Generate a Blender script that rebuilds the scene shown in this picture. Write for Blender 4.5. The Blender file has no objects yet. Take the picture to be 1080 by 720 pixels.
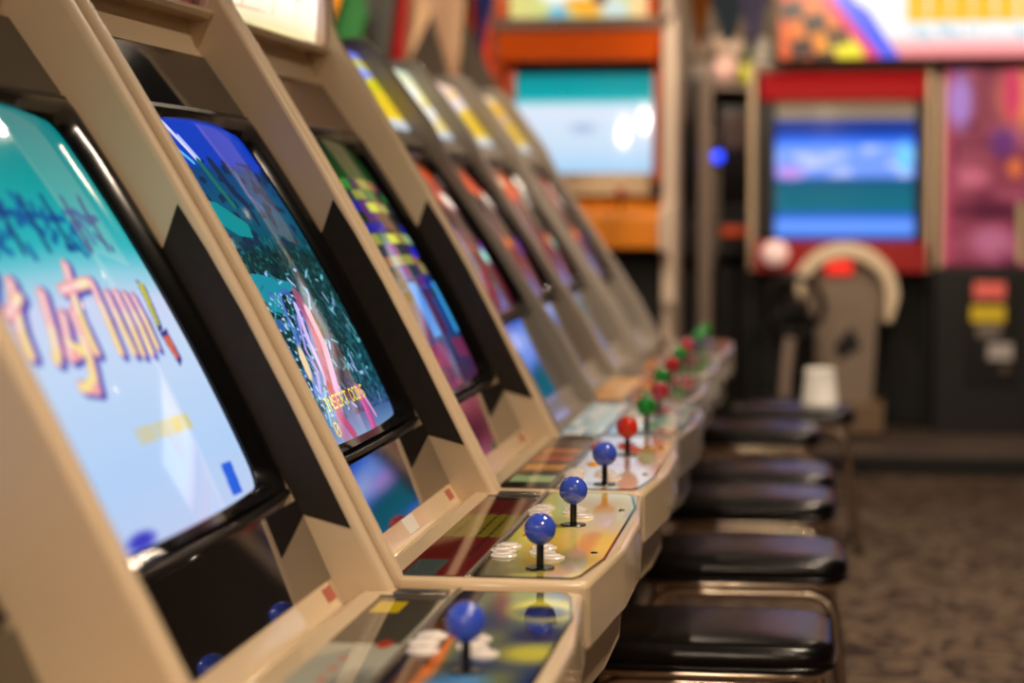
import bpy, bmesh, math, random
import numpy as np
from mathutils import Vector
random.seed(7)
H = 1.17                      # height of the reference level (all measured heights are relative to it)
C = bpy.context.scene.collection
PI = math.pi
# ------------------------------------------------------------------ colour / painting helpers
def lin(c):
    return tuple((v/255.0/12.92) if v/255.0 <= .04045 else ((v/255.0+.055)/1.055)**2.4 for v in c)
class Canvas:
    """a small raster; u to the right 0..1, v downwards 0..1"""
    def __init__(s, w, h, col):
        s.w, s.h = w, h
        s.u, s.v = np.meshgrid((np.arange(w))/(w-1), (np.arange(h))/(h-1))
        s.a = np.zeros((h, w, 3)); s.a[:] = col
    def remap(s): s.u = s.u*.997+.0138; s.v = s.v*.961+.023
    def mix(s, m, col):
        m = np.clip(m, 0, 1)[..., None]; s.a = s.a*(1-m)+np.array(col, float)*m
    def vgrad(s, stops):
        vs = [p[0] for p in stops]
        for k in range(3): s.a[..., k] = np.interp(s.v, vs, [p[1][k] for p in stops])
    def poly(s, pts, col, al=1):
        m = np.zeros(s.u.shape, bool); n = len(pts)
        for i in range(n):
            x0, y0 = pts[i]; x1, y1 = pts[(i+1) % n]
            if y0 == y1: continue
            c = ((y0 > s.v) != (y1 > s.v)) & (s.u < (x1-x0)*(s.v-y0)/(y1-y0)+x0)
            m ^= c
        s.mix(m*al, col)
    def ell(s, cx, cy, rx, ry, col, soft=.15, al=1, ang=0):
        c, q = math.cos(ang), math.sin(ang)
        du, dv = s.u-cx, s.v-cy
        a, b = (du*c+dv*q)/rx, (-du*q+dv*c)/ry
        d = np.sqrt(a*a+b*b)
        s.mix(np.clip((1+soft-d)/(2*soft+1e-6), 0, 1)*al, col)
    def line(s, pts, w, col, al=1, asp=1.0):
        for (x0, y0), (x1, y1) in zip(pts[:-1], pts[1:]):
            dx, dy = x1-x0, (y1-y0)*asp; L = dx*dx+dy*dy+1e-12
            t = np.clip(((s.u-x0)*dx+(s.v-y0)*asp*dy)/L, 0, 1)
            d = np.hypot(s.u-x0-t*dx, (s.v-y0)*asp-t*dy)
            s.mix(np.clip((w-d)/(w*.35)+.3, 0, 1)*al, col)
    def noise(s, fu, fv, seed=0):
        r = np.random.RandomState(seed); g = r.rand(int(fv)+3, int(fu)+3)
        x, y = s.u*fu, s.v*fv; xi, yi = x.astype(int), y.astype(int)
        fx, fy = x-xi, y-yi; fx = fx*fx*(3-2*fx); fy = fy*fy*(3-2*fy)
        return (g[yi, xi]*(1-fx)+g[yi, xi+1]*fx)*(1-fy)+(g[yi+1, xi]*(1-fx)+g[yi+1, xi+1]*fx)*fy
    def text(s, t, u0, v0, u1, v1, col):
        F = {'I':'111 010 010 010 010 010 111','N':'10001 11001 10101 10101 10011 10001 10001','S':'01111 10000 10000 01110 00001 00001 11110',
             'E':'11111 10000 10000 11110 10000 10000 11111','R':'11110 10001 10001 11110 10100 10010 10001','T':'11111 00100 00100 00100 00100 00100 00100',
             'C':'01110 10001 10000 10000 10000 10001 01110','O':'01110 10001 10001 10001 10001 10001 01110','D':'11110 10001 10001 10001 10001 10001 11110',
             '0':'01110 10001 10011 10101 11001 10001 01110',' ':'000 000 000 000 000 000 000'}
        rows = [[] for _ in range(7)]
        for ch in t:
            g = F[ch].split()
            for k in range(7): rows[k] += [int(q) for q in g[k]]+[0]
        g = np.array(rows); hh, ww = g.shape
        iu = ((s.u-u0)/(u1-u0)*ww).astype(int); iv = ((s.v-v0)/(v1-v0)*hh).astype(int)
        ok = (s.u >= u0) & (s.u < u1) & (s.v >= v0) & (s.v < v1)
        m = np.zeros(s.u.shape); m[ok] = g[np.clip(iv, 0, hh-1)[ok], np.clip(iu, 0, ww-1)[ok]]
        s.mix(m, col)
# ------------------------------------------------------------------ materials
def mat(name, col, rough=.5, metal=0, spec=.5, coat=0, emis=None, es=0, noise=0, nscale=20, bump=0, ior=1.5):
    m = bpy.data.materials.new(name); m.use_nodes = True; nt = m.node_tree; b = nt.nodes['Principled BSDF']
    c = lin(col)
    b.inputs['Base Color'].default_value = (*c, 1); b.inputs['Roughness'].default_value = rough
    b.inputs['Metallic'].default_value = metal; b.inputs['Specular IOR Level'].default_value = spec
    b.inputs['Coat Weight'].default_value = coat; b.inputs['Coat Roughness'].default_value = .04; b.inputs['IOR'].default_value = ior
    if emis: b.inputs['Emission Color'].default_value = (*lin(emis), 1); b.inputs['Emission Strength'].default_value = es
    if noise or bump:
        tc = nt.nodes.new('ShaderNodeTexCoord'); n = nt.nodes.new('ShaderNodeTexNoise'); n.inputs['Scale'].default_value = nscale
        n.inputs['Detail'].default_value = 5; nt.links.new(tc.outputs['Object'], n.inputs['Vector'])
        if noise:
            r = nt.nodes.new('ShaderNodeValToRGB'); r.color_ramp.elements[0].position = .3; r.color_ramp.elements[1].position = .7
            r.color_ramp.elements[0].color = (*[v*(1-noise) for v in c], 1); r.color_ramp.elements[1].color = (*[min(1, v*(1+noise)) for v in c], 1)
            nt.links.new(n.outputs['Fac'], r.inputs['Fac']); nt.links.new(r.outputs['Color'], b.inputs['Base Color'])
        if bump:
            bp = nt.nodes.new('ShaderNodeBump'); bp.inputs['Strength'].default_value = bump; bp.inputs['Distance'].default_value = .002
            nt.links.new(n.outputs['Fac'], bp.inputs['Height']); nt.links.new(bp.outputs['Normal'], b.inputs['Normal'])
    return m
def picmat(name, emit=1.0, rough=.08, base=0.0, spec=.5, coat=0, ior=1.5):
    """material reading the painted picture colours: lit picture (emit) and/or printed picture (base)"""
    m = bpy.data.materials.new(name); m.use_nodes = True; nt = m.node_tree; b = nt.nodes['Principled BSDF']
    a = nt.nodes.new('ShaderNodeAttribute'); a.attribute_name = 'pic'
    b.inputs['Roughness'].default_value = rough; b.inputs['Specular IOR Level'].default_value = spec; b.inputs['IOR'].default_value = ior
    b.inputs['Coat Weight'].default_value = coat; b.inputs['Coat Roughness'].default_value = .03
    if base: nt.links.new(a.outputs['Color'], b.inputs['Base Color'])
    else: b.inputs['Base Color'].default_value = (.012, .012, .014, 1)
    if emit: nt.links.new(a.outputs['Color'], b.inputs['Emission Color']); b.inputs['Emission Strength'].default_value = emit
    return m
M = {}
M['beige'] = mat('beige_plastic', (214, 190, 156), .46, noise=.03, nscale=6, bump=.05, spec=.5)
M['beige_rim'] = mat('beige_glossy_plastic', (220, 196, 160), .2, noise=.03, nscale=9, coat=.4)
M['grey'] = mat('grey_plastic', (156, 146, 135), .35, noise=.05, nscale=6)
M['grey_rim'] = mat('grey_glossy_plastic', (168, 158, 148), .2, coat=.4)
M['decal'] = mat('matte_black_vinyl', (40, 32, 27), .62, spec=.25, noise=.12, nscale=60)
M['gloss_black'] = mat('gloss_black_plastic', (10, 9, 9), .16, spec=.4)
M['satin'] = mat('satin_black_plastic', (10, 9, 9), .38, spec=.25)
M['glass_dark'] = mat('dark_acrylic', (14, 11, 11), .03, coat=1, ior=1.9)
M['header'] = mat('header_acrylic', (16, 20, 24), .045, spec=.3)
M['header_red'] = mat('red_reflection_header', (74, 20, 18), .045, spec=.3, noise=.8, nscale=30)  # dark red sign reflection put into the header colour as mottling
M['black'] = mat('black_plastic', (14, 13, 13), .35)
M['shaft'] = mat('black_shaft', (12, 10, 11), .25)
M['blueball'] = mat('blue_ball_top', (58, 84, 200), .14, coat=.6)
M['redball'] = mat('red_ball_top', (196, 44, 22), .12, coat=.6)
M['crimball'] = mat('crimson_ball_top', (170, 30, 44), .14, coat=.6)
M['greenball'] = mat('green_ball_top', (10, 128, 28), .12, coat=.6)
M['white_btn'] = mat('white_button', (232, 222, 214), .22, coat=.3)
M['orange_btn'] = mat('orange_button', (238, 176, 20), .22, coat=.3)
M['red_btn'] = mat('red_button', (196, 40, 30), .22, coat=.3)
M['green_btn'] = mat('green_button', (20, 130, 40), .22, coat=.3)
M['blue_btn'] = mat('blue_button', (70, 80, 200), .22, coat=.3)
M['chrome'] = mat('chrome_tube', (236, 216, 196), .2, 1)
M['silver'] = mat('brushed_silver', (200, 192, 178), .2, 1)
M['sticker_red'] = mat('red_sticker', (176, 92, 74), .5)
M['sticker_white'] = mat('white_sticker', (226, 220, 212), .5)
M['vinyl'] = mat('black_vinyl_seat', (11, 8, 8), .24, spec=.38, bump=.1, nscale=180)
M['rubber'] = mat('rubber_foot', (20, 20, 20), .8)
M['orange'] = mat('orange_cabinet', (244, 100, 16), .4, noise=.04, nscale=5)
M['orange_lt'] = mat('orange_control_deck', (252, 150, 34), .35)
M['cream'] = mat('cream_panel', (236, 214, 192), .4)
M['taupe'] = mat('taupe_plastic', (128, 112, 98), .5)
M['tan'] = mat('tan_edge', (206, 182, 150), .5)
M['red'] = mat('red_panel', (150, 10, 14), .4)
M['blackcab'] = mat('black_cabinet', (13, 12, 13), .5, noise=.2, nscale=4)
M['wood_dark'] = mat('platform_top', (74, 62, 54), .55, noise=.2, nscale=5)
# ------------------------------------------------------------------ mesh helpers
def link(name, me, material, parent=None, bevel=0, segs=2, smooth=40):
    if material is not None: me.materials.append(material)
    for p in me.polygons: p.use_smooth = True
    me.set_sharp_from_angle(angle=math.radians(smooth))
    o = bpy.data.objects.new(name, me); C.objects.link(o)
    if parent: o.parent = parent
    if bevel:
        b = o.modifiers.new('bevel', 'BEVEL'); b.width = bevel; b.segments = segs; b.limit_method = 'ANGLE'; b.angle_limit = math.radians(50)
        b.harden_normals = False
    return o
def obj(name, bm, material, parent=None, bevel=0, segs=2, smooth=40):
    bmesh.ops.recalc_face_normals(bm, faces=bm.faces)
    me = bpy.data.meshes.new(name); bm.to_mesh(me); bm.free()
    return link(name, me, material, parent, bevel, segs, smooth)
def prism(pts, a0, a1, axis='y', bm=None):
    """pts: (x,z) for axis y, (x,y) for axis z, (y,z) for axis x"""
    bm = bm or bmesh.new()
    f = {'y': lambda p, a: (p[0], a, p[1]), 'z': lambda p, a: (p[0], p[1], a), 'x': lambda p, a: (a, p[0], p[1])}[axis]
    A = [bm.verts.new(f(p, a0)) for p in pts]; B = [bm.verts.new(f(p, a1)) for p in pts]
    n = len(pts)
    bm.faces.new(A); bm.faces.new(B[::-1])
    for i in range(n): bm.faces.new((A[i], B[i], B[(i+1) % n], A[(i+1) % n]))
    return bm
def box(x0, x1, y0, y1, z0, z1, bm=None):
    return prism([(x0, y0), (x1, y0), (x1, y1), (x0, y1)], z0, z1, 'z', bm)
def lathe(prof, seg=32, cx=0, cy=0, cz=0, bm=None):
    bm = bm or bmesh.new(); rings = []
    for r, z in prof:
        if r < 1e-6: rings.append([bm.verts.new((cx, cy, cz+z))])
        else: rings.append([bm.verts.new((cx+r*math.cos(2*PI*k/seg), cy+r*math.sin(2*PI*k/seg), cz+z)) for k in range(seg)])
    for a, b in zip(rings[:-1], rings[1:]):
        if len(a) == 1 and len(b) == 1: continue
        for k in range(seg):
            j = (k+1) % seg
            if len(a) == 1: bm.faces.new((a[0], b[k], b[j]))
            elif len(b) == 1: bm.faces.new((a[k], a[j], b[0]))
            else: bm.faces.new((a[k], a[j], b[j], b[k]))
    if len(rings[0]) > 1: bm.faces.new(rings[0])
    if len(rings[-1]) > 1: bm.faces.new(rings[-1])
    return bm
def tube(pts, r, seg=12, bm=None, closed=False):
    bm = bm or bmesh.new(); pts = [Vector(p) for p in pts]; n = len(pts); rings = []
    up = None
    for i in range(n):
        if closed: t = pts[(i+1) % n]-pts[i-1]
        else: t = pts[min(i+1, n-1)]-pts[max(i-1, 0)]
        t.normalize()
        if up is None: up = t.orthogonal().normalized()
        up = (up-t*up.dot(t)).normalized(); w = t.cross(up)
        rings.append([bm.verts.new(pts[i]+(up*math.cos(2*PI*k/seg)+w*math.sin(2*PI*k/seg))*r) for k in range(seg)])
    rng = range(n) if closed else range(n-1)
    for i in rng:
        a, b = rings[i], rings[(i+1) % n]
        for k in range(seg): bm.faces.new((a[k], a[(k+1) % seg], b[(k+1) % seg], b[k]))
    if not closed: bm.faces.new(rings[0]); bm.faces.new(rings[-1][::-1])
    return bm
def roundpath(pts, r, n=6):
    """round the inner corners of a polyline"""
    out = [Vector(pts[0])]
    for i in range(1, len(pts)-1):
        p, a, b = Vector(pts[i]), Vector(pts[i-1]), Vector(pts[i+1])
        u = (a-p).normalized(); w = (b-p).normalized(); q = min(r, (a-p).length*.49, (b-p).length*.49)
        s, e = p+u*q, p+w*q
        for k in range(n+1):
            t = k/n; out.append(s*(1-t)**2+p*2*t*(1-t)+e*t*t)
    out.append(Vector(pts[-1])); return out
def picgrid(name, cv, fn, material, parent=None, thick=0):
    """a fine surface carrying the canvas as its picture; fn(u,v)->xyz; with a closed back when thick>0 (vector)"""
    h, w = cv.h, cv.w
    P = [fn(u/(w-1), v/(h-1)) for v in range(h) for u in range(w)]
    F = [(v*w+u, v*w+u+1, (v+1)*w+u+1, (v+1)*w+u) for v in range(h-1) for u in range(w-1)]
    col = cv.a.reshape(-1, 3)
    if thick:
        t = Vector(thick); base = len(P)
        rim = [u for u in range(w)]+[v*w+w-1 for v in range(1, h)]+[(h-1)*w+u for u in range(w-2, -1, -1)]+[v*w for v in range(h-2, 0, -1)]
        P += [tuple(Vector(P[i])+t) for i in rim]; n = len(rim)
        F += [(rim[(k+1) % n], rim[k], base+k, base+(k+1) % n) for k in range(n)]
        F.append(tuple(base+k for k in range(n)))
        col = np.vstack([col, np.full((n, 3), 12.0)])
    me = bpy.data.meshes.new(name); me.from_pydata([tuple(p) for p in P], [], F); me.update()
    at = me.color_attributes.new('pic', 'FLOAT_COLOR', 'POINT')
    c = col/255.0; c = np.where(c <= .04045, c/12.92, ((c+.055)/1.055)**2.4)
    at.data.foreach_set('color', np.hstack([c, np.ones((len(c), 1))]).astype(np.float32).ravel())
    return link(name, me, material, parent, smooth=30)
def thing(name, label, cat, loc=(0, 0, 0), rotz=0, group=None):
    o = bpy.data.objects.new(name, None); C.objects.link(o); o.empty_display_size = .1
    o.location = loc; o.rotation_euler = (0, 0, rotz); o['label'] = label; o['category'] = cat
    if group: o['group'] = group
    return o
def tag(o, label, cat, group=None):
    o['label'] = label; o['category'] = cat
    if group: o['group'] = group
    return o
def struct(name, bm, m, bevel=0):
    o = obj(name, bm, m, None, bevel); o['kind'] = 'structure'; return o
# ------------------------------------------------------------------ pictures
def pic_title():                    # bright title picture of the nearest visible screen
    c = Canvas(230, 260, (0, 0, 0))
    c.vgrad([(0, (0, 118, 122)), (.2, (0, 150, 150)), (.36, (40, 178, 186)), (.43, (140, 205, 222)), (.5, (205, 214, 244)), (.6, (198, 218, 246)), (.85, (178, 208, 246)), (1, (190, 206, 240))])
    c.remap()
    # brushed dark blue characters above the logo
    for k in range(8):
        u = .12+k*.098; r = random.Random(k)
        for q in range(5):
            a, b = u+r.uniform(-.035, .045), .27+r.uniform(0, .12)
            c.line([(a, b), (a+r.uniform(-.05, .05), b+r.uniform(-.035, .045))], .010, (8, 84, 150), .8)
        c.line([(u-.035, .3+.008*(k % 3)), (u+.04, .3+.008*(k % 3))], .009, (8, 84, 150), .85)
        c.line([(u, .265), (u-.01, .385)], .009, (14, 50, 110), .85)
    # logo strokes: dark outline first, pink to yellow fill after
    W = [(.17, .47, .25, .42, .13, .57), (.30, .44, .25, .53, .24, .58), (.38, .47, .33, .58, .31, .60), (.41, .52, .36, .60, .43, .59), (.53, .42, .47, .52, .46, .60),
         (.60, .46, .58, .54, .56, .61), (.645, .49, .63, .55, .62, .615), (.69, .49, .68, .56, .66, .62), (.735, .495, .73, .56, .71, .62), (.78, .5, .775, .55, .76, .61)]
    S = [[(a, b), (p, q), (e, f)] for a, b, p, q, e, f in W]
    S.append([(.45, .52), (.43, .6), (.39, .67), (.345, .66)])
    S.append([(.24, .5), (.30, .47)]); S.append([(.46, .47), (.58, .46)])
    for s in S: c.line([(a+.010, b+.006) for a, b in s], .020, (70, 66, 170), .85)
    for s in S:
        c.line(s, .015, (246, 168, 168)); 
        c.line([(a*.35+x*.65, b*.35+y*.65) for (a, b), (x, y) in zip(s[:-1], s[1:])]+[s[-1]], .010, (250, 228, 150)); c.line([s[0], s[1]], .005, (255, 236, 236), .8)
    c.poly([(.86, .455), (.905, .47), (.86, .575), (.82, .585)], (44, 44, 130)); c.poly([(.865, .46), (.895, .47), (.85, .565), (.83, .57)], (206, 200, 40))
    c.poly([(.82, .585), (.885, .575), (.88, .65), (.84, .665)], (50, 50, 140)); c.poly([(.83, .595), (.875, .59), (.868, .64), (.842, .65)], (224, 104, 60))
    # yellow line of small characters, blue square, magenta corner
    for k in range(11): c.poly([(.45+k*.026, .765), (.468+k*.026, .765), (.468+k*.026, .795), (.45+k*.026, .795)], (226, 196, 70), .75 if k % 3 else .5)
    c.poly([(.79, .885), (.87, .885), (.86, .955), (.78, .955)], (34, 96, 222))
    c.ell(.17, .94, .05, .025, (232, 60, 170), .4); c.ell(.3, .955, .05, .015, (60, 60, 190), .4); c.ell(.12, .90, .04, .02, (230, 180, 90), .5)
    c.mix((c.v > .972)*.6, (200, 120, 160))
    return c
def pic_jungle():                   # teal forest picture
    c = Canvas(300, 340, (0, 0, 0))
    c.vgrad([(0, (10, 60, 190)), (.155, (8, 60, 186)), (.175, (4, 64, 120)), (.3, (2, 84, 118)), (.42, (0, 76, 92)), (.45, (4, 50, 50)), (.7, (6, 60, 66)), (.86, (10, 70, 92)), (.93, (60, 96, 150)), (1, (120, 150, 190))]); c.remap()
    n = c.noise(26, 36, 1); n2 = c.noise(90, 110, 2); n3 = c.noise(9, 10, 4)
    c.mix((c.v > .4)*(c.v < .9)*np.clip((n2-.6)*3, 0, .6), (50, 130, 132)); c.mix((c.v > .4)*(c.v < .92)*np.clip((.36-n2)*4, 0, .7), (2, 22, 30)); c.mix((c.v > .42)*(c.v < .92)*np.clip((n-.5)*2, 0, .6), (0, 34, 44))
    c.mix((c.v > .16)*(c.v < .42)*(n > .7)*.7, (16, 30, 60))
    c.line([(.34, .05), (.37, .11), (.40, .17)], .012, (214, 214, 250)); c.line([(.38, .09), (.41, .16)], .008, (170, 190, 250)); c.line([(.31, .12), (.36, .17)], .008, (90, 190, 240))
    c.line([(.40, .17), (.42, .25), (.44, .30)], .014, (20, 110, 96)); c.line([(.48, .17), (.50, .26), (.54, .3)], .02, (16, 40, 74)); c.line([(.62, .2), (.60, .27), (.66, .31)], .012, (70, 90, 150))
    c.poly([(.22, .27), (.34, .29), (.46, .36), (.44, .40), (.36, .39), (.27, .34), (.16, .33)], (0, 140, 146))
    c.poly([(.26, .49), (.34, .5), (.54, .54), (.50, .56), (.40, .56), (.38, .62), (.30, .60)], (20, 140, 160))
    r = random.Random(4)
    for k in range(130):                   # broad pale leaves
        a, b = r.uniform(.1, .95), r.uniform(.5, .9); l = r.uniform(.015, .05); t = r.uniform(-.8, 2.2)
        c.line([(a, b), (a+l*math.cos(t), b+l*math.sin(t))], r.uniform(.003, .007), r.choice([(110, 200, 210), (60, 150, 160), (150, 190, 240), (30, 110, 130)]))
    c.mix((c.u < .5)*(c.v > .55)*(c.v < .9)*(n > .55)*.8, (60, 110, 180))
    c.mix((c.u < .5)*(c.v > .57)*(c.v < .9)*np.clip((n2-.64)*4, 0, .9), (190, 220, 250))
    for k in range(7):
        u = .35+.026*k+r.uniform(-.01, .01); a = r.uniform(.55, .68); w_ = r.uniform(-.012, .012)
        c.line([(u+.055+w_, a), (u+.02-w_, a+.08), (u+.004+w_, .78), (u-.03, r.uniform(.80, .88))], r.uniform(.003, .008), r.choice([(168, 150, 232), (120, 110, 210), (206, 180, 250), (90, 120, 210)]))
    c.line([(.47, .6), (.43, .7), (.42, .8), (.40, .86)], .012, (214, 190, 250))
    c.ell(.335, .75, .018, .05, (246, 214, 170), .2, ang=.25)
    c.line([(.52, .58), (.5, .7), (.42, .86), (.38, .95)], .03, (190, 80, 130), .8); c.line([(.54, .62), (.53, .72), (.46, .84)], .02, (240, 170, 210))
    c.line([(.42, .83), (.40, .9), (.44, .965)], .02, (186, 20, 70)); c.line([(.64, .87), (.63, .98)], .03, (190, 70, 150)); c.line([(.66, .87), (.70, .94)], .01, (230, 150, 200))
    c.mix((c.v > .88)*(c.u < .55)*.35, (170, 190, 220))
    c.text('INSERT COINS', .34, .850, .69, .886, (246, 226, 60)); c.text('CREDITS 0', .03, .915, .365, .953, (246, 206, 60))
    return c
def pic_blocks():                   # colourful block picture
    c = Canvas(170, 190, (16, 22, 18))
    c.vgrad([(0, (10, 30, 16)), (.2, (22, 70, 24)), (.3, (50, 56, 40)), (.5, (40, 40, 70)), (.62, (20, 90, 160)), (.8, (24, 60, 110)), (1, (70, 30, 60))])
    c.remap(); r = random.Random(9); cols = [(150, 150, 70), (90, 40, 110), (30, 30, 150), (100, 60, 50), (50, 120, 60), (150, 100, 60), (40, 50, 60), (20, 20, 26), (24, 40, 30), (60, 30, 70), (16, 20, 16)]
    def blk(u, v, q): c.poly([(u, v), (u+.135, v), (u+.135, v+.038), (u, v+.038)], q)
    for j in range(11):
        for i in range(7): blk(.02+i*.145, .2+j*.0425, cols[int(r.random()*len(cols))])
    for (u, v, q) in ((.53, .295, (206, 214, 70)), (.70, .295, (160, 160, 84)), (.55, .415, (214, 220, 80)), (.86, .41, (150, 180, 150)), (.80, .47, (40, 40, 190)), (.80, .53, (150, 140, 70)), (.24, .33, (206, 214, 70)), (.36, .2, (60, 130, 50)), (.1, .45, (200, 200, 60))): blk(u, v, q)
    for k in range(7): c.poly([(.05+k*.14, .60+.03*(k % 3)), (.16+k*.14, .60+.03*(k % 3)), (.16+k*.14, .80), (.05+k*.14, .80)], r.choice([(30, 150, 230), (60, 170, 240), (70, 30, 80), (20, 60, 130)]))
    c.mix((c.v > .82)*(c.noise(8, 14, 7) > .45), (110, 40, 80)); c.mix((c.v > .5)*(c.u < .35)*.5, (190, 200, 250))
    return c
def pic_far(seed):                  # dark pictures with warm and violet patches on the far cabinets
    c = Canvas(60, 70, (12, 8, 12)); n = c.noise(5, 6, seed); n2 = c.noise(9, 9, seed+9)
    c.vgrad([(0, (24, 22, 22)), (.12, (200, 66, 18)), (.27, (214, 80, 40)), (.33, (120, 60, 60)), (.45, (26, 20, 24)), (.6, (80, 20, 40)), (.85, (96, 18, 34)), (1, (60, 14, 40))])
    c.ell(.75, .3, .16, .06, (255, 240, 220), .3); c.ell(.25, .14, .16, .06, (240, 220, 180), .3)
    c.ell(.4+.1*(seed % 3), .62, .10, .05, (226, 120, 10), .4); c.ell(.75, .66, .10, .05, (160, 250, 230) if seed % 2 == 0 else (120, 60, 160), .4); c.ell(.85, .6, .07, .04, (120, 50, 190), .4)
    c.mix((n2 > .7)*.5, (50, 10, 50)); c.mix((n < .3)*.8, (16, 12, 16)); return c
def pic_marquee(kind):
    c = Canvas(110, 44, (255, 250, 235))
    if kind == 'grid':
        c.vgrad([(0, (255, 235, 236)), (.4, (255, 255, 255)), (.8, (255, 252, 226)), (1, (240, 226, 170))])
        for v in (.3, .62, .86): c.line([(0, v), (1, v+.02)], .006, (236, 176, 130), .8)
        for k in range(9): c.line([(.06+k*.11, .3+(k % 2)*.32), (.05+k*.11, .6+(k % 2)*.26)], .005, (236, 186, 140), .8)
        c.mix((c.v < .25)*(c.noise(9, 3, 2) > .5)*.6, (250, 150, 140))
    elif kind == 'red':
        c.a[:] = (60, 22, 40); c.mix(c.noise(12, 5, 3) > .55, (120, 20, 34)); c.mix(c.noise(20, 6, 5) > .68, (200, 150, 180)); c.line([(0, .8), (1, .84)], .02, (30, 30, 80))
    elif kind == 'warm':
        c.a[:] = (240, 214, 150); c.mix(c.noise(8, 4, 8) > .6, (226, 120, 60))
    return c
def pic_card(seed):                 # sloping lit title cards of the grey cabinets
    c = Canvas(50, 60, (250, 224, 60)); 
    top = [(100, 110, 226), (210, 226, 210), (250, 214, 196), (246, 216, 170)][seed]
    c.vgrad([(0, top), (.22, [(170, 190, 255), (250, 246, 170), (255, 226, 210), (250, 226, 190)][seed]), (.42, [(90, 96, 220), (255, 250, 190), (220, 220, 240), (176, 160, 220)][seed]), (.5, (240, 214, 30)), (.85, (246, 206, 10)), (.9, (214, 220, 230)), (1, (170, 180, 190))])
    c.mix((c.noise(6, 7, seed+3) > .55)*(c.v > .1)*(c.v < .8), [(214, 206, 20), (255, 255, 250), (244, 200, 20), (250, 190, 10)][seed])
    for k in range(5): c.line([(.12+k*.18, .5), (.2+k*.18, .8)], .025, (120, 90, 20), .5)
    return c
def pic_panel(kind):                # control panel overlays; u: near to far, v: back to front
    c = Canvas(200, 60, (0, 0, 0))
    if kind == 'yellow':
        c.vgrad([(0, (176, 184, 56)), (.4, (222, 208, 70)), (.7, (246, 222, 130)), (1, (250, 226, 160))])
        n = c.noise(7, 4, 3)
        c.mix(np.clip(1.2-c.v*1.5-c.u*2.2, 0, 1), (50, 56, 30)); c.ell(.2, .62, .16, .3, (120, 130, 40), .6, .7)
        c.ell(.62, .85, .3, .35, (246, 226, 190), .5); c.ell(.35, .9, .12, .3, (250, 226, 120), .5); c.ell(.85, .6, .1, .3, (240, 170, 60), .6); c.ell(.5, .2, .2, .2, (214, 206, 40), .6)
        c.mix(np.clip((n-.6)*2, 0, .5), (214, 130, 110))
    elif kind == 'cosmic':
        c.a[:] = (40, 56, 110); n = c.noise(8, 4, 6); c.mix(np.clip(n*1.4-.2, 0, 1), (110, 120, 90)); 
        c.line([(0, .1), (.45, .2), (.9, .05)], .035, (226, 110, 20), asp=.3); c.mix((c.v < .22)*.7, (26, 18, 30))
        c.ell(.35, .5, .07, .2, (90, 150, 210), .4); c.ell(.86, .8, .09, .3, (216, 206, 60), .3); c.ell(.84, .75, .045, .2, (24, 30, 80), .3); c.ell(.55, .85, .06, .22, (206, 200, 80), .5); c.ell(.68, .85, .05, .2, (24, 30, 90), .3)
        c.ell(.2, .7, .08, .25, (190, 196, 60), .5); c.ell(.05, .6, .06, .3, (20, 24, 60), .3)
    elif kind == 'cream':
        c.vgrad([(0, (206, 190, 160)), (1, (236, 214, 196))]); c.mix((c.noise(8, 4, 2) > .6)*.5, (226, 160, 140)); c.ell(.75, .8, .1, .3, (236, 170, 90), .5); c.ell(.45, .5, .1, .25, (200, 120, 100), .6, .6)
    elif kind == 'cyan':
        c.vgrad([(0, (170, 214, 226)), (1, (226, 230, 226))]); c.mix((c.noise(9, 4, 4) > .62)*.7, (90, 160, 180)); c.mix((c.noise(9, 4, 14) > .72)*.7, (226, 120, 80))
    else:
        c.vgrad([(0, (120, 110, 104)), (1, (150, 138, 130))]); c.mix((c.noise(9, 4, 5) > .6)*.6, (90, 60, 60))
    e = (np.minimum(c.u, 1-c.u) < .006) | (np.minimum(c.v, 1-c.v) < .025)
    c.mix(e*1.0, (18, 16, 14)); return c
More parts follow.
